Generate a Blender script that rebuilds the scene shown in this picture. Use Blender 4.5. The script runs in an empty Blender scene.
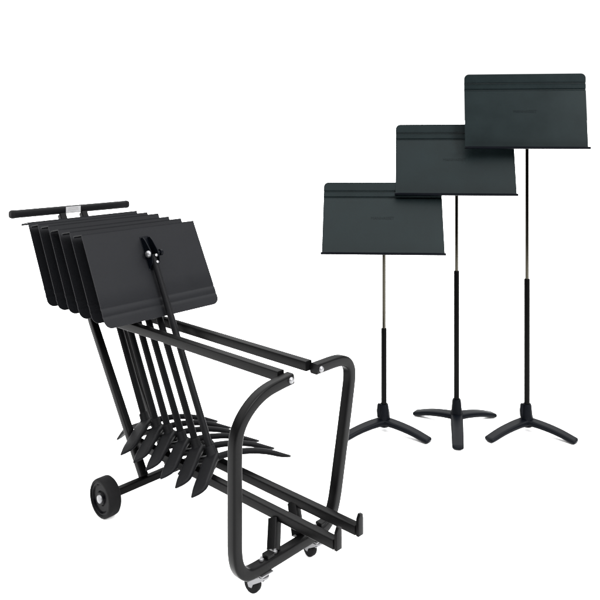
import bpy, bmesh, math
from mathutils import Vector, Matrix

R = math.radians
scene = bpy.context.scene
COL = scene.collection

# ------------------------------------------------------------------ camera, world, lamps
cam_d = bpy.data.cameras.new('camera')
cam_d.sensor_width = 36.0
cam_d.lens = 742.0 / 600.0 * 36.0
cam_d.shift_x = -8.0 / 600.0            # shift lens, camera held level: uprights stay parallel
cam_d.shift_y = -181.0 / 600.0
cam_d.clip_end = 1500.0
cam = bpy.data.objects.new('camera', cam_d)
cam.location = (0, 0, 1.5)
cam.rotation_euler = (R(90), 0, 0)
COL.objects.link(cam)
scene.camera = cam

world = bpy.data.worlds.new('World')
scene.world = world
world.use_nodes = True
bg = world.node_tree.nodes['Background']
# world gradient made up to shape light: bright overhead, white ahead, dim behind camera
wn, wl = world.node_tree.nodes, world.node_tree.links
wtc = wn.new('ShaderNodeTexCoord')
wsep = wn.new('ShaderNodeSeparateXYZ')
wl.new(wtc.outputs['Generated'], wsep.inputs[0])


def wramp(sock, lo, hi, a, b):
    m = wn.new('ShaderNodeMapRange')
    m.interpolation_type = 'SMOOTHSTEP'
    m.inputs['From Min'].default_value = lo
    m.inputs['From Max'].default_value = hi
    m.inputs['To Min'].default_value = a
    m.inputs['To Max'].default_value = b
    wl.new(sock, m.inputs['Value'])
    return m.outputs['Result']


ahead_level = wramp(wsep.outputs['Y'], 0.15, 0.80, 0.04, 1.15)
overhead_mix = wramp(wsep.outputs['Z'], 0.32, 0.75, 0.0, 1.0)
wmx = wn.new('ShaderNodeMix')
wl.new(overhead_mix, wmx.inputs['Factor'])
wl.new(ahead_level, wmx.inputs['A'])
wmx.inputs['B'].default_value = 8.0
wl.new(wmx.outputs['Result'], bg.inputs['Strength'])
bg.inputs['Color'].default_value = (1, 1, 1, 1)

scene.view_settings.view_transform = 'Standard'
scene.view_settings.look = 'None'
scene.view_settings.exposure = 0.0
scene.view_settings.gamma = 1.0


def softbox(name, loc, target, size, watts, color=(1, 1, 1)):
    d = bpy.data.lights.new(name, 'AREA')
    d.shape = 'SQUARE'
    d.size = size
    d.energy = watts
    d.color = color
    o = bpy.data.objects.new(name, d)
    o.location = loc
    o.rotation_euler = (Vector(target) - Vector(loc)).to_track_quat('-Z', 'Y').to_euler()
    COL.objects.link(o)
    return o


softbox('key_softbox', (3.4, -0.4, 3.4), (0.0, 2.9, 0.6), 1.6, 620)


# ------------------------------------------------------------------ materials
def coated(name, color, rough=0.5, spec=0.3, metallic=0.0, grain=900.0, bump=0.06, mottle=0.12, coat=0.0):
    """Powder coat / plastic / metal: fine orange-peel bump and a faint uneven roughness and tone."""
    m = bpy.data.materials.new(name)
    m.use_nodes = True
    nt = m.node_tree
    b = nt.nodes['Principled BSDF']
    b.inputs['Roughness'].default_value = rough
    b.inputs['Metallic'].default_value = metallic
    b.inputs['Specular IOR Level'].default_value = spec
    b.inputs['Coat Weight'].default_value = coat
    tc = nt.nodes.new('ShaderNodeTexCoord')
    n1 = nt.nodes.new('ShaderNodeTexNoise')
    n1.inputs['Scale'].default_value = grain
    n1.inputs['Detail'].default_value = 3
    nt.links.new(tc.outputs['Object'], n1.inputs['Vector'])
    bp = nt.nodes.new('ShaderNodeBump')
    bp.inputs['Strength'].default_value = bump
    bp.inputs['Distance'].default_value = 0.002
    nt.links.new(n1.outputs['Fac'], bp.inputs['Height'])
    nt.links.new(bp.outputs['Normal'], b.inputs['Normal'])
    n2 = nt.nodes.new('ShaderNodeTexNoise')
    n2.inputs['Scale'].default_value = 9.0
    n2.inputs['Detail'].default_value = 6
    nt.links.new(tc.outputs['Object'], n2.inputs['Vector'])
    rr = nt.nodes.new('ShaderNodeMapRange')
    rr.inputs['To Min'].default_value = rough - 0.08
    rr.inputs['To Max'].default_value = rough + 0.08
    nt.links.new(n2.outputs['Fac'], rr.inputs['Value'])
    nt.links.new(rr.outputs['Result'], b.inputs['Roughness'])
    mx = nt.nodes.new('ShaderNodeMix')
    mx.data_type = 'RGBA'
    mx.inputs['A'].default_value = tuple(c * (1 - mottle) for c in color) + (1,)
    mx.inputs['B'].default_value = tuple(c * (1 + mottle) for c in color) + (1,)
    nt.links.new(n2.outputs['Fac'], mx.inputs['Factor'])
    nt.links.new(mx.outputs['Result'], b.inputs['Base Color'])
    return m


M_FRAME = coated('black_powder_coat', (0.00122, 0.00122, 0.00129), 0.36, 0.042)
M_DESK = coated('charcoal_desk_paint', (0.0041, 0.0043, 0.0050), 0.50, 0.045)
M_STORED = coated('stored_stand_paint', (0.00218, 0.00224, 0.00258), 0.52, 0.042)
M_TEAL = coated('green_black_desk_paint', (0.0024, 0.0045, 0.0049), 0.42, 0.06, mottle=0.30)
M_BASE = coated('satin_black_casting', (0.0008, 0.0011, 0.0018), 0.42, 0.036)
M_TUBE = coated('black_tube_enamel', (0.00041, 0.00041, 0.00041), 0.40, 0.03, bump=0.005)
M_CHROME = coated('polished_steel', (0.022, 0.0205, 0.016), 0.10, 0.5, metallic=1.0, bump=0.0, mottle=0.04)
M_ZINC = coated('zinc_plate', (0.115, 0.115, 0.119), 0.40, 0.4, metallic=0.8, bump=0.03)
M_RUBBER = coated('black_rubber', (0.00238, 0.00238, 0.00258), 0.7, 0.05, bump=0.12)
M_HUB = coated('gloss_black_plastic', (0.0005, 0.0005, 0.0009), 0.25, 0.022)
M_LABEL = coated('white_label', (0.18360, 0.18360, 0.18700), 0.5, 0.3, bump=0.01)
M_PRINT = coated('grey_print', (0.13600, 0.13600, 0.13940), 0.6, 0.2, bump=0.01)
M_LETTER = coated('dark_lettering', (0.0019, 0.0033, 0.0036), 0.45, 0.045, bump=0.01)
M_FLOOR = coated('white_seamless_paper', (0.93, 0.93, 0.93), 0.9, 0.0, grain=300, bump=0.01, mottle=0.004)


# ------------------------------------------------------------------ mesh helpers
def obj(name, bm, mat, parent=None, smooth=True, bevel=0.0):
    bmesh.ops.recalc_face_normals(bm, faces=bm.faces)
    me = bpy.data.meshes.new(name)
    bm.to_mesh(me)
    bm.free()
    me.materials.append(mat)
    o = bpy.data.objects.new(name, me)
    COL.objects.link(o)
    if smooth:
        for p in me.polygons:
            p.use_smooth = True
        me.set_sharp_from_angle(angle=R(38))
    if bevel:
        b = o.modifiers.new('edge', 'BEVEL')
        b.width = bevel
        b.segments = 2
        b.limit_method = 'ANGLE'
        b.angle_limit = R(40)
    if parent:
        o.parent = parent
    return o


def thing(name, label, cat, group=None):
    o = bpy.data.objects.new(name, None)
    o.empty_display_size = 0.1
    COL.objects.link(o)
    o['label'] = label
    o['category'] = cat
    if group:
        o['group'] = group
    return o


def copy_tree(o, parent=None):
    c = o.copy()
    COL.objects.link(c)
    if parent:
        c.parent = parent
    for ch in list(o.children):
        copy_tree(ch, c)
    return c


def loft(bm, rings, cap=True, closed=True):
    vs = [[bm.verts.new(p) for p in r] for r in rings]
    n = len(vs[0])
    for a, b in zip(vs, vs[1:]):
        for i in range(n if closed else n - 1):
            j = (i + 1) % n
            bm.faces.new((a[i], a[j], b[j], b[i]))
    if cap:
        bm.faces.new(list(reversed(vs[0])))
        bm.faces.new(vs[-1])
    return vs


def circle_prof(r, n=20):
    return [(r * math.cos(2 * math.pi * i / n), r * math.sin(2 * math.pi * i / n)) for i in range(n)]


def rrect(w, h, r, seg=4):
    pts = []
    for cx, cy, a0 in ((w / 2 - r, h / 2 - r, 0), (-w / 2 + r, h / 2 - r, 90), (-w / 2 + r, -h / 2 + r, 180), (w / 2 - r, -h / 2 + r, 270)):
        for k in range(seg + 1):
            a = R(a0 + 90 * k / seg)
            pts.append((cx + r * math.cos(a), cy + r * math.sin(a)))
    return pts


def sweep(bm, path, prof, up, scale=None, shift=None):
    """Sweep a 2-D profile (side, up) along a path."""
    path = [Vector(p) for p in path]
    up = Vector(up)
    rings = []
    for i, p in enumerate(path):
        if i == 0:
            t = path[1] - p
        elif i == len(path) - 1:
            t = p - path[i - 1]
        else:
            t = (path[i + 1] - p).normalized() + (p - path[i - 1]).normalized()
        t.normalize()
        side = t.cross(up).normalized()
        u = side.cross(t).normalized()
        s = scale[i] if scale else (1, 1)
        if shift:
            p = p + side * shift[i]
        rings.append([p + side * (a * s[0]) + u * (b * s[1]) for a, b in prof])
    return loft(bm, rings)


def rod(bm, a, b, r, n=20):
    a, b = Vector(a), Vector(b)
    t = (b - a).normalized()
    up = Vector((0, 0, 1)) if abs(t.z) < 0.9 else Vector((1, 0, 0))
    sweep(bm, [a, b], circle_prof(r, n), up)


def box(bm, c, s, rot=None):
    m = Matrix.Translation(Vector(c))
    if rot is not None:
        m = m @ rot
    bmesh.ops.create_cube(bm, size=1.0, matrix=m @ Matrix.Diagonal((s[0], s[1], s[2], 1)))


def lathe(bm, prof, origin, axis, n=40):
    """Revolve (radius, along-axis) pairs."""
    origin, axis = Vector(origin), Vector(axis).normalized()
    e1 = axis.orthogonal().normalized()
    e2 = axis.cross(e1)
    rings = [[origin + axis * h + (e1 * math.cos(2 * math.pi * i / n) + e2 * math.sin(2 * math.pi * i / n)) * max(r, 1e-5)
              for i in range(n)] for r, h in prof]
    loft(bm, rings)


def smooth_path(pts, n=5):
    """Catmull-Rom through the points."""
    P = [Vector(p) for p in pts]
    out = []
    for i in range(len(P) - 1):
        p0 = P[max(i - 1, 0)]
        p1, p2 = P[i], P[i + 1]
        p3 = P[min(i + 2, len(P) - 1)]
        for k in range(n):
            t = k / n
            out.append(0.5 * ((2 * p1) + (p2 - p0) * t + (2 * p0 - 5 * p1 + 4 * p2 - p3) * t * t
                              + (3 * p1 - p0 - 3 * p2 + p3) * t ** 3))
    out.append(P[-1])
    return out


# ------------------------------------------------------------------ the setting
bm = bmesh.new()
bm.faces.new([bm.verts.new(p) for p in ((-400, -0.6, 0), (400, -0.6, 0), (400, 800, 0), (-400, 800, 0))])
floor = obj('floor', bm, M_FLOOR, smooth=False)
floor['kind'] = 'structure'

# ------------------------------------------------------------------ the cart
# cart axes: x runs to the caster end, y across to the far side, z up
CART_AT = Vector((-0.0304, 2.4527, 0.0))
CART_YAW = 0.8264 - math.pi / 2
cart = thing('transport_cart', 'black tubular steel storage cart with T handle, two rear wheels and front casters', 'cart')
cart.location = CART_AT
cart.rotation_euler = (0, 0, CART_YAW)

# front hoop: one bent tube, open at the top between the two rails
LO_N, LO_F = -0.281, 0.19
hoop_pts = [(-0.040, .655), (-0.09, .651), (-0.145, .644), (-0.19, .629), (-0.232, .602), (-0.263, .567), (-0.279, .525),
            (-0.282, .47), (-0.282, .36), (-0.282, .25), (-0.281, .185), (-0.272, .142), (-0.250, .112), (-0.215, .099),
            (-0.12, .097), (0.0, .097), (0.085, .097), (0.125, .104), (0.154, .124), (0.172, .155), (0.186, .20),
            (0.205, .29), (0.232, .42), (0.254, .53), (0.262, .578), (0.260, .612), (0.243, .638), (0.212, .652), (0.17, .656),
            (0.12, .656), (0.074, .656)]
bm = bmesh.new()
path = smooth_path([(0, y, z) for y, z in hoop_pts], 4)
sweep(bm, path, rrect(0.036, 0.036, 0.0075), (1, 0, 0))
hoop = obj('front_hoop', bm, M_FRAME, cart)

for s, y in ((-1, -0.066), (1, 0.068)):
    # upper rail
    bm = bmesh.new()
    sweep(bm, [(-1.13, y, 0.664), (-0.0185, y, 0.664)], rrect(0.031, 0.034, 0.004, 3), (0, 0, 1))
    rail = obj('upper_rail', bm, M_FRAME, cart)
    # button head bolt on the hoop end
    bm = bmesh.new()
    yb = -0.056 if s < 0 else 0.090
    lathe(bm, [(0.0105, 0), (0.0105, 0.002), (0.0085, 0.006), (0.004, 0.0085), (0, 0.009)], (0.0182, yb, 0.655), (1, 0, 0), 24)
    obj('bolt', bm, M_ZINC, rail)
    # lower rail with a turned up hook
    yl = -0.050 if s < 0 else 0.056
    bm = bmesh.new()
    sweep(bm, [(-0.845, yl, 0.198), (0.204, yl, 0.198)], rrect(0.030, 0.032, 0.004, 3), (0, 0, 1))
    lr = obj('lower_rail', bm, M_FRAME, cart)
    bm = bmesh.new()
    sweep(bm, [(0.2125, yl, 0.1825), (0.2125, yl, 0.236), (0.2125, yl + 0.003, 0.250)], rrect(0.026, 0.011, 0.002, 3), (1, 0, 0), [(1, 1), (1, 1), (.55, 1)])
    obj('hook', bm, M_FRAME, lr)
    # strut between bottom of the hoop and the lower rail
    bm = bmesh.new()
    if s < 0:
        sweep(bm, [(-0.012, -0.106, 0.1155), (-0.052, -0.060, 0.184)], rrect(0.032, 0.034, 0.003, 3), (1, 0, 0))
    else:
        sweep(bm, [(-0.012, 0.010, 0.1155), (-0.075, 0.054, 0.184)], rrect(0.032, 0.034, 0.003, 3), (1, 0, 0))
    obj('strut', bm, M_FRAME, cart)
    # raked rear upright from axle to handle
    yu0, yu1 = s * 0.064, s * 0.054
    bm = bmesh.new()
    sweep(bm, [(-0.784, yu0, 0.085), (-1.16, (yu0 * .55 + yu1 * .45), 0.622), (-1.437, yu1, 1.064)], rrect(0.031, 0.031, 0.005, 3), (0, 1, 0))
    up = obj('upright', bm, M_FRAME, cart)
    bm = bmesh.new()
    lathe(bm, [(0.009, 0), (0.009, 0.002), (0.006, 0.006), (0, 0.007)], (-0.845, yu0 - 0.0155, 0.205), (0, -1, 0), 20)
    obj('bolt', bm, M_ZINC, up)

# handle
bm = bmesh.new()
sweep(bm, [(-1.462, -0.266, 1.083), (-1.432, 0.276, 1.083)], rrect(0.034, 0.035, 0.011), (0, 0, 1))
hb = obj('handle_bar', bm, M_STORED, cart)
hdir = Vector((0.03, 0.542, 0)).normalized()
for s, p in ((-1, (-1.462, -0.266, 1.083)), (1, (-1.432, 0.276, 1.083))):
    bm = bmesh.new()
    d = hdir * s
    sweep(bm, [Vector(p) + d * 0.0005, Vector(p) + d * 0.012, Vector(p) + d * 0.019],
          rrect(0.0355, 0.0365, 0.012), (0, 0, 1), [(1, 1), (1, 1), (.8, .8)])
    obj('end_cap', bm, M_RUBBER, hb)
bm = bmesh.new()
ctr = Vector((-1.4475, 0.001, 1.083))
nrm = Vector((hdir.y, -hdir.x, 0))
rotm = Matrix((hdir, nrm, Vector((0, 0, 1)))).transposed().to_4x4()
box(bm, ctr + nrm * 0.0176, (0.072, 0.0012, 0.029), rotm)
st = obj('label_sticker', bm, M_LABEL, hb, smooth=False)
bm = bmesh.new()
for k, (w, dz) in enumerate(((0.046, 0.008), (0.052, 0.000), (0.030, -0.008))):
    box(bm, ctr + nrm * 0.0184 + Vector((0, 0, dz)), (w, 0.0006, 0.0022), rotm)
obj('print', bm, M_PRINT, st, smooth=False)

# rear axle and wheels
bm = bmesh.new()
sweep(bm, [(-0.780, -0.200, 0.072), (-0.780, 0.200, 0.072)], rrect(0.028, 0.028, 0.004, 3), (0, 0, 1))
obj('axle', bm, M_FRAME, cart)
for s in (-1, 1):
    y0 = s * 0.201
    ax = (0, s, 0)
    bm = bmesh.new()
    lathe(bm, [(0.050, 0.010), (0.066, 0.011), (0.0715, 0.016), (0.0725, 0.022), (0.0725, 0.052), (0.0715, 0.059), (0.067, 0.0635), (0.061, 0.064),
               (0.0595, 0.061), (0.0595, 0.012)], (-0.780, y0, 0.072), ax, 56)
    tyre = obj('wheel', bm, M_RUBBER, cart)
    bm = bmesh.new()
    lathe(bm, [(0.0600, 0.012), (0.0600, 0.0605), (0.053, 0.0605), (0.047, 0.055), (0.028, 0.055), (0.023, 0.0605), (0.012, 0.061), (0, 0.061)],
          (-0.780, y0, 0.072), ax, 48)
    obj('rim', bm, M_HUB, tyre)
    bm = bmesh.new()
    lathe(bm, [(0.0165, 0.059), (0.0165, 0.0625), (0.0145, 0.066), (0.007, 0.068), (0, 0.0682)], (-0.780, y0, 0.072), ax, 28)
    obj('hub_cap', bm, M_ZINC, tyre)

# swivel casters under the hoop
for yc, yaw in ((-0.163, R(10)), (0.090, R(-10))):
    ce = bmesh.new()
    lathe(ce, [(0.006, 0.0), (0.006, 0.012)], (0, yc, 0.068), (0, 0, 1), 16)
    box(ce, (0, yc, 0.0765), (0.044, 0.050, 0.004))
    fork = obj('caster', ce, M_ZINC, cart, bevel=0.001)
    T = Matrix.Translation((0, yc, 0)) @ Matrix.Rotation(yaw, 4, 'Z')
    off = -0.040
    bm = bmesh.new()
    lathe(bm, [(0.019, 0.0), (0.019, 0.006), (0.015, 0.0085)], T @ Vector((0, 0, 0.060)), (0, 0, 1), 24)
    crown = [(-0.028, 0.056), (-0.012, 0.0625), (0.012, 0.0625), (0.024, 0.054)]
    sweep(bm, [T @ Vector((x + off * .35, 0, z)) for x, z in crown], rrect(0.030, 0.0035, 0.001, 2), (0, 0, 1))
    for sy in (-1, 1):
        pr = [(0.014, 0.060), (-0.014, 0.060), (off - 0.011, 0.034), (off - 0.006, 0.022), (off + 0.006, 0.022), (off + 0.011, 0.034)]
        loft(bm, [[T @ Vector((x, sy * (0.0135 + q), z)) for x, z in pr] for q in (0, 0.0025)])
    obj('fork', bm, M_ZINC, fork)
    bm = bmesh.new()
    axd = (T.to_3x3() @ Vector((0, 1, 0)))
    lathe(bm, [(0.0, -0.012), (0.018, -0.012), (0.027, -0.0105), (0.029, -0.006), (0.029, 0.006), (0.027, 0.0105), (0.018, 0.012), (0, 0.012)],
          T @ Vector((off, 0, 0.029)), axd, 36)
    obj('wheel', bm, M_RUBBER, fork)
    bm = bmesh.new()
    for dy in (-0.030, 0.030):
        nb = bmesh.new()
        lathe(nb, [(0.0075, 0), (0.0075, 0.007), (0.004, 0.009), (0.004, 0.014), (0, 0.015)], (0, yc + 0.022 + dy, 0.1145), (0, 0, 1), 6)
        obj('nut', nb, M_ZINC, fork, smooth=False)
    box(bm, (0, yc + 0.022, 0.121), (0.028, 0.030, 0.012))
    obj('clamp_block', bm, M_FRAME, fork, bevel=0.002)


# ------------------------------------------------------------------ music stand pieces (local z along the shaft)
def leg_bm(ang, reach, drop, z0, wide, thick, arch=None, skew=0.0):
    """One arched cast leg: flattened section, broad at the hub, pointed foot."""
    bm = bmesh.new()
    d = Vector((math.cos(ang), math.sin(ang), 0))
    base = arch or [(0.010, 0.0), (0.25, -0.06), (0.50, -0.25), (0.70, -0.50), (0.86, -0.78), (0.95, -0.93), (1.0, -1.0)]
    pts = [d * (reach * a) + Vector((0, 0, z0 + drop * b)) for a, b in base]
    pts = smooth_path(pts, 4)
    n = len(pts)
    sc, sh = [], []
    for i in range(n):
        t = i / (n - 1)
        w = 1.0 - 0.14 * t
        h = 1.0 - 0.35 * t
        off = 0.0
        if skew and t > 0.62:                      # blade narrows from one side to an off-centre point
            q = (t - 0.62) / 0.38
            cut = 0.74 * q ** 2.2
            off = skew * wide * 0.5 * w * cut
            w *= 1 - cut
            h *= 1 - 0.55 * q
        elif not skew and t > 0.86:
            q = (t - 0.86) / 0.14
            w *= math.sqrt(max(0.0, 1 - 0.80 * q * q))
            h *= 1 - 0.45 * q
        sc.append((w, h))
        sh.append(off)
    sweep(bm, pts, rrect(wide, thick, min(wide, thick) * 0.42, 5), (0, 0, 1), sc, sh)
    return bm


def desk_bm(width, height, thick=0.003, corner=0.022, groove=0.0065, fold=0.0):
    """Pressed desk: local x across, y = 0 front face at -y, z up from the lower edge; two creases near the upper edge."""
    bm = bmesh.new()
    zs = [0, 0.002]
    n = 14
    marks = []
    for c in (height * 0.79, height * 0.875):
        marks += [(c - 0.0065, 0), (c - 0.003, groove * .85), (c, groove), (c + 0.003, groove * .85), (c + 0.0065, 0)]
    rows = [(0.0, 0.0), (height * 0.3, 0.0), (height * 0.6, 0.0)] + marks
    for k in range(9):
        a = R(90 * k / 8)
        rows.append((height - corner + corner * math.sin(a), 0.0))
    rows.sort()
    cols = 13
    grid = []
    for z, g in rows:
        hw = width / 2
        if z > height - corner:
            q = (z - (height - corner)) / corner
            hw -= corner * (1 - math.sqrt(max(0, 1 - q * q)))
        grid.append((z, g, hw))
    zf = height * 0.79 + 0.006
    grid = [(z, g - max(0.0, z - zf) * fold, hw) for z, g, hw in grid]
    F = [[bm.verts.new((-hw + 2 * hw * i / cols, g, z)) for i in range(cols + 1)] for z, g, hw in grid]
    B = [[bm.verts.new((-hw + 2 * hw * i / cols, g + thick, z)) for i in range(cols + 1)] for z, g, hw in grid]
    for S in (F, B):
        for a, b in zip(S, S[1:]):
            for i in range(cols):
                bm.faces.new((a[i], a[i + 1], b[i + 1], b[i]))
    for a, b in ((F, B),):
        for k in range(len(F) - 1):
            bm.faces.new((F[k][0], F[k + 1][0], B[k + 1][0], B[k][0]))
            bm.faces.new((F[k][-1], F[k + 1][-1], B[k + 1][-1], B[k][-1]))
        for i in range(cols):
            bm.faces.new((F[0][i], F[0][i + 1], B[0][i + 1], B[0][i]))
            bm.faces.new((F[-1][i], F[-1][i + 1], B[-1][i + 1], B[-1][i]))
    return bm


def shelf_bm(width, depth, lip):
    """Paper shelf along the lower edge, folded from sheet with an upturned front bead."""
    bm = bmesh.new()
    prof = [(0.003, -0.0045), (-depth, -0.0045), (-depth - 0.004, -0.002), (-depth - 0.004, lip), (-depth - 0.001, lip + 0.0012),
            (-depth, lip), (-depth + 0.0008, -0.0005), (0.003, -0.0005)]
    loft(bm, [[Vector((x, y, z)) for y, z in prof] for x in (-width / 2, width / 2)])
    return bm


# ------------------------------------------------------------------ six stands stored on the cart
RAKE = R(28)
GROUP_STORED = 'music stands stored on the cart'


def make_stored_stand():
    t = thing('stored_music_stand', '-', 'music stand', GROUP_STORED)
    bm = bmesh.new()
    lathe(bm, [(0.018, -0.016), (0.025, -0.013), (0.027, -0.004), (0.025, 0.010), (0.0195, 0.018), (0.0185, 0.040), (0.0165, 0.044), (0, 0.044)],
          (0, 0, 0), (0, 0, 1), 28)
    obj('hub', bm, M_STORED, t)
    obj('leg', leg_bm(R(-55), 0.243, 0.084, 0.004, 0.062, 0.024, [(0.01, 0), (0.2, -0.15), (0.45, -0.41), (0.7, -0.66), (0.86, -0.83), (0.95, -0.94), (1, -1)], 1.0), M_STORED, t)
    obj('leg', leg_bm(R(54), 0.275, 0.096, 0.0, 0.058, 0.024, None, -1.0), M_STORED, t)
    obj('leg', leg_bm(R(180), 0.215, 0.012, 0.0, 0.050, 0.022, [(0.01, 0), (0.3, 0.6), (0.6, 0.8), (0.8, 0.2), (1.0, -1.0)], -1.0), M_STORED, t)
    bm = bmesh.new()
    rod(bm, (0, 0, 0.040), (0, 0, 0.60), 0.0135)
    obj('outer_tube', bm, M_STORED, t)
    bm = bmesh.new()
    rod(bm, (0, 0, 0.60), (0, 0, 0.80), 0.0125)
    obj('inner_tube', bm, M_STORED, t)
    # tilt bracket: two cheek plates with a pivot bolt
    bm = bmesh.new()
    sweep(bm, [(-0.0245, 0, 0.745), (-0.0245, 0, 0.890)], rrect(0.044, 0.004, 0.0015, 2), (1, 0, 0))
    br = obj('tilt_bracket', bm, M_BASE, t)
    for s in (-1, 1):
        bm = bmesh.new()
        pr = [(-0.0225, 0.75), (0.008, 0.765), (0.018, 0.79), (0.018, 0.815), (0.004, 0.862), (-0.006, 0.880), (-0.0225, 0.885)]
        loft(bm, [[Vector((x, s * (0.0150 + q), z)) for x, z in pr] for q in (0, 0.004)])
        obj('cheek', bm, M_BASE, br, bevel=0.001)
    bm = bmesh.new()
    lathe(bm, [(0.0145, 0), (0.0145, 0.003), (0.012, 0.009), (0.006, 0.0125), (0, 0.013)], (0.003, -0.0192, 0.806), (0, -1, 0), 24)
    obj('pivot_bolt', bm, M_ZINC, br)
    bm = bmesh.new()
    lathe(bm, [(0.006, 0), (0.006, 0.003), (0, 0.005)], (0.0185, 0.002, 0.792), (1, 0, 0), 14)
    obj('screw', bm, M_ZINC, br)
    bm = bmesh.new()
    lathe(bm, [(0.006, 0), (0.006, 0.003), (0, 0.005)], (0.0135, 0.002, 0.765), (1, 0, 0.2), 14)
    obj('screw', bm, M_ZINC, br)
    bm = bmesh.new()
    lathe(bm, [(0.007, 0.0), (0.007, 0.012), (0.013, 0.014), (0.013, 0.024), (0.010, 0.027), (0, 0.0275)], (0.003, 0.0192, 0.806), (0, 1, 0), 18)
    obj('knob', bm, M_BASE, br)
    # desk turned over: its shelf points back at the top, the creased edge hangs down
    T = Matrix.Translation((-0.027, 0, 0.927)) @ Matrix(((0, 1, 0, 0), (1, 0, 0, 0), (0, 0, -1, 0), (0, 0, 0, 1)))
    bm = desk_bm(0.545, 0.372, corner=0.030, groove=-0.0022)
    bmesh.ops.transform(bm, matrix=T, verts=bm.verts)
    dk = obj('desk', bm, M_DESK, t)
    bm = shelf_bm(0.545, 0.056, 0.003)
    bmesh.ops.transform(bm, matrix=T @ Matrix.Rotation(R(17), 4, 'X'), verts=bm.verts)
    obj('shelf', bm, M_DESK, dk)
    return t


labels = ['frontmost music stand on the cart, its whole desk back and bolted bracket in view',
          'second stored music stand behind the frontmost one, mostly hidden by its desk',
          'third music stand back from the front of the row on the cart',
          'fourth music stand back on the cart, third counted from the T handle',
          'fifth music stand back on the cart, next to the rearmost one by the T handle',
          'rearmost music stand on the cart, closest to the T handle']
proto = make_stored_stand()
rot = Matrix.Rotation(CART_YAW, 3, 'Z')
for i, lab in enumerate(labels):
    s = proto if i == 0 else copy_tree(proto)
    s['label'] = lab
    l = -0.437 + (0, -0.088, -0.173, -0.261, -0.339, -0.421)[i]
    rake = RAKE - R((0, 0.0, -0.3, 0.3, -0.3, -0.6)[i])
    s.location = CART_AT + rot @ Vector((l, 0, 0.243 + 0.0025 * i))
    s.rotation_euler = (0, -rake, CART_YAW)


# ------------------------------------------------------------------ three free standing music stands
def lettering(parent, width, z, x):
    c = bpy.data.curves.new('lettering', 'FONT')
    c.body = 'MANHASSET'
    c.align_x = 'CENTER'
    c.size = 0.02
    c.extrude = 0.0003
    tmp = bpy.data.objects.new('lettering', c)
    COL.objects.link(tmp)
    dg = bpy.context.evaluated_depsgraph_get()
    me = bpy.data.meshes.new_from_object(tmp.evaluated_get(dg))
    bpy.data.objects.remove(tmp)
    xs = [v.co.x for v in me.vertices]
    k = width / (max(xs) - min(xs))
    me.transform(Matrix.Translation((x, -0.0004, z)) @ Matrix.Rotation(R(90), 4, 'X') @ Matrix.Diagonal((k, k, 1, 1)))
    me.materials.clear()
    me.materials.append(M_LETTER)
    o = bpy.data.objects.new('lettering', me)
    COL.objects.link(o)
    o.parent = parent
    return o


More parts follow.
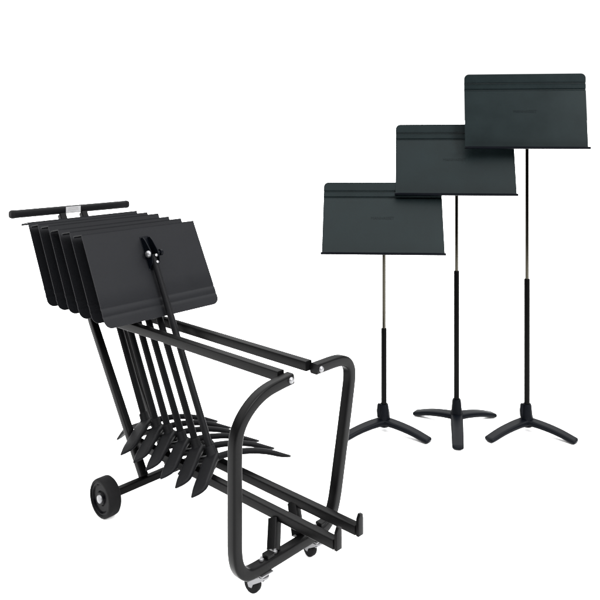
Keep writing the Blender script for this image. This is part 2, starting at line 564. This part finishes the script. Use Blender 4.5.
def make_stand(name, label, at, z_tube, z_desk, desk_x, tilt, legs, clamp, turn, desk_turn, roll):
    t = thing(name, label, 'music stand', 'music stands standing on the floor')
    t.location = at
    t.rotation_euler = (0, 0, R(turn))
    bm = bmesh.new()
    lathe(bm, [(0.014, 0.021), (0.025, 0.0245), (0.031, 0.036), (0.031, 0.060), (0.0255, 0.080), (0.0215, 0.124), (0.019, 0.131), (0, 0.131)],
          (0, 0, 0), (0, 0, 1), 32)
    hub = obj('hub', bm, M_BASE, t)
    bm = bmesh.new()
    cv = Vector((math.cos(clamp), math.sin(clamp), 0))
    sweep(bm, [cv * 0.024 + Vector((0, 0, 0.070)), cv * 0.0265 + Vector((0, 0, 0.10)), cv * 0.0245 + Vector((0, 0, 0.126)), cv * 0.020 + Vector((0, 0, 0.132))],
          rrect(0.020, 0.018, 0.005, 3), cv, [(1, 1), (1, 1), (.85, .85), (.6, .6)])
    obj('clamp_lug', bm, M_BASE, hub)
    for ang, reach in legs:
        obj('leg', leg_bm(R(ang), reach, 0.036, 0.048, 0.060, 0.029), M_BASE, t)
    bm = bmesh.new()
    lathe(bm, [(0.0132, 0.128), (0.0132, z_tube - 0.004), (0.0118, z_tube), (0, z_tube)], (0, 0, 0), (0, 0, 1), 24)
    obj('outer_tube', bm, M_TUBE, t)
    bm = bmesh.new()
    rod(bm, (0, 0, z_tube), (0, 0, z_desk + 0.16), 0.0085)
    obj('inner_tube', bm, M_CHROME, t)
    # tilt bracket behind the desk
    bm = bmesh.new()
    zb = z_desk + 0.185
    rod(bm, (0, 0, zb - 0.045), (0, 0, zb + 0.012), 0.0105)
    br = obj('tilt_bracket', bm, M_BASE, t)
    for s in (-1, 1):
        bm = bmesh.new()
        loft(bm, [[Vector((s * (0.012 + q), y, z)) for y, z in ((-0.012, zb - 0.05), (0.016, zb - 0.05), (0.016, zb + 0.03), (-0.010, zb + 0.03), (-0.012, zb))]
                  for q in (0, 0.004)])
        obj('cheek', bm, M_BASE, br)
    bm = bmesh.new()
    rod(bm, (-0.022, 0.0, zb - 0.02), (0.022, 0.0, zb - 0.02), 0.007)
    obj('pivot_bolt', bm, M_ZINC, br)
    # desk leaning back in front of the tube
    H = 0.358
    y_low = -0.020 - 0.215 * math.tan(tilt)
    T = Matrix.Rotation(R(desk_turn - turn), 4, 'Z') @ Matrix.Translation((desk_x, y_low, z_desk)) @ Matrix.Rotation(-tilt, 4, 'X') @ Matrix.Rotation(R(-roll), 4, 'Y')
    bm = desk_bm(0.566, H, fold=0.16)
    bmesh.ops.transform(bm, matrix=T, verts=bm.verts)
    dk = obj('desk', bm, M_TEAL, t)
    bm = shelf_bm(0.570, 0.040, 0.006)
    bmesh.ops.transform(bm, matrix=T @ Matrix.Rotation(tilt * 0.7, 4, 'X'), verts=bm.verts)
    obj('shelf', bm, M_BASE, dk)
    le = lettering(dk, 0.108, H * 0.475, 0.0)
    le.data.transform(T)
    return t


def floor_at(px, depth):
    return ((px - 308.0) / 742.0 * depth, depth, 0.0)


make_stand('music_stand', 'lowest of three free-standing black music stands, partly behind the cart', (0.3655, 3.57, 0), 0.494, 0.877, -0.005, R(30),
           ((-33, 0.245), (213, 0.245), (87, 0.235)), R(190), -3, -6, 0.6)
make_stand('music_stand', 'middle height free-standing black music stand with one leg pointing forward', (0.727, 3.63, 0), 0.758, 1.140, -0.010, R(23),
           ((-91, 0.285), (36, 0.238), (154, 0.230)), R(100), -9, -9, 0.5)
make_stand('music_stand', 'tallest free-standing black music stand, its desk overlapping the middle one', (1.0537, 3.57, 0), 0.732, 1.362, -0.013, R(10),
           ((-33, 0.240), (217, 0.258), (81, 0.230)), R(190), -6, -8, 0.1)
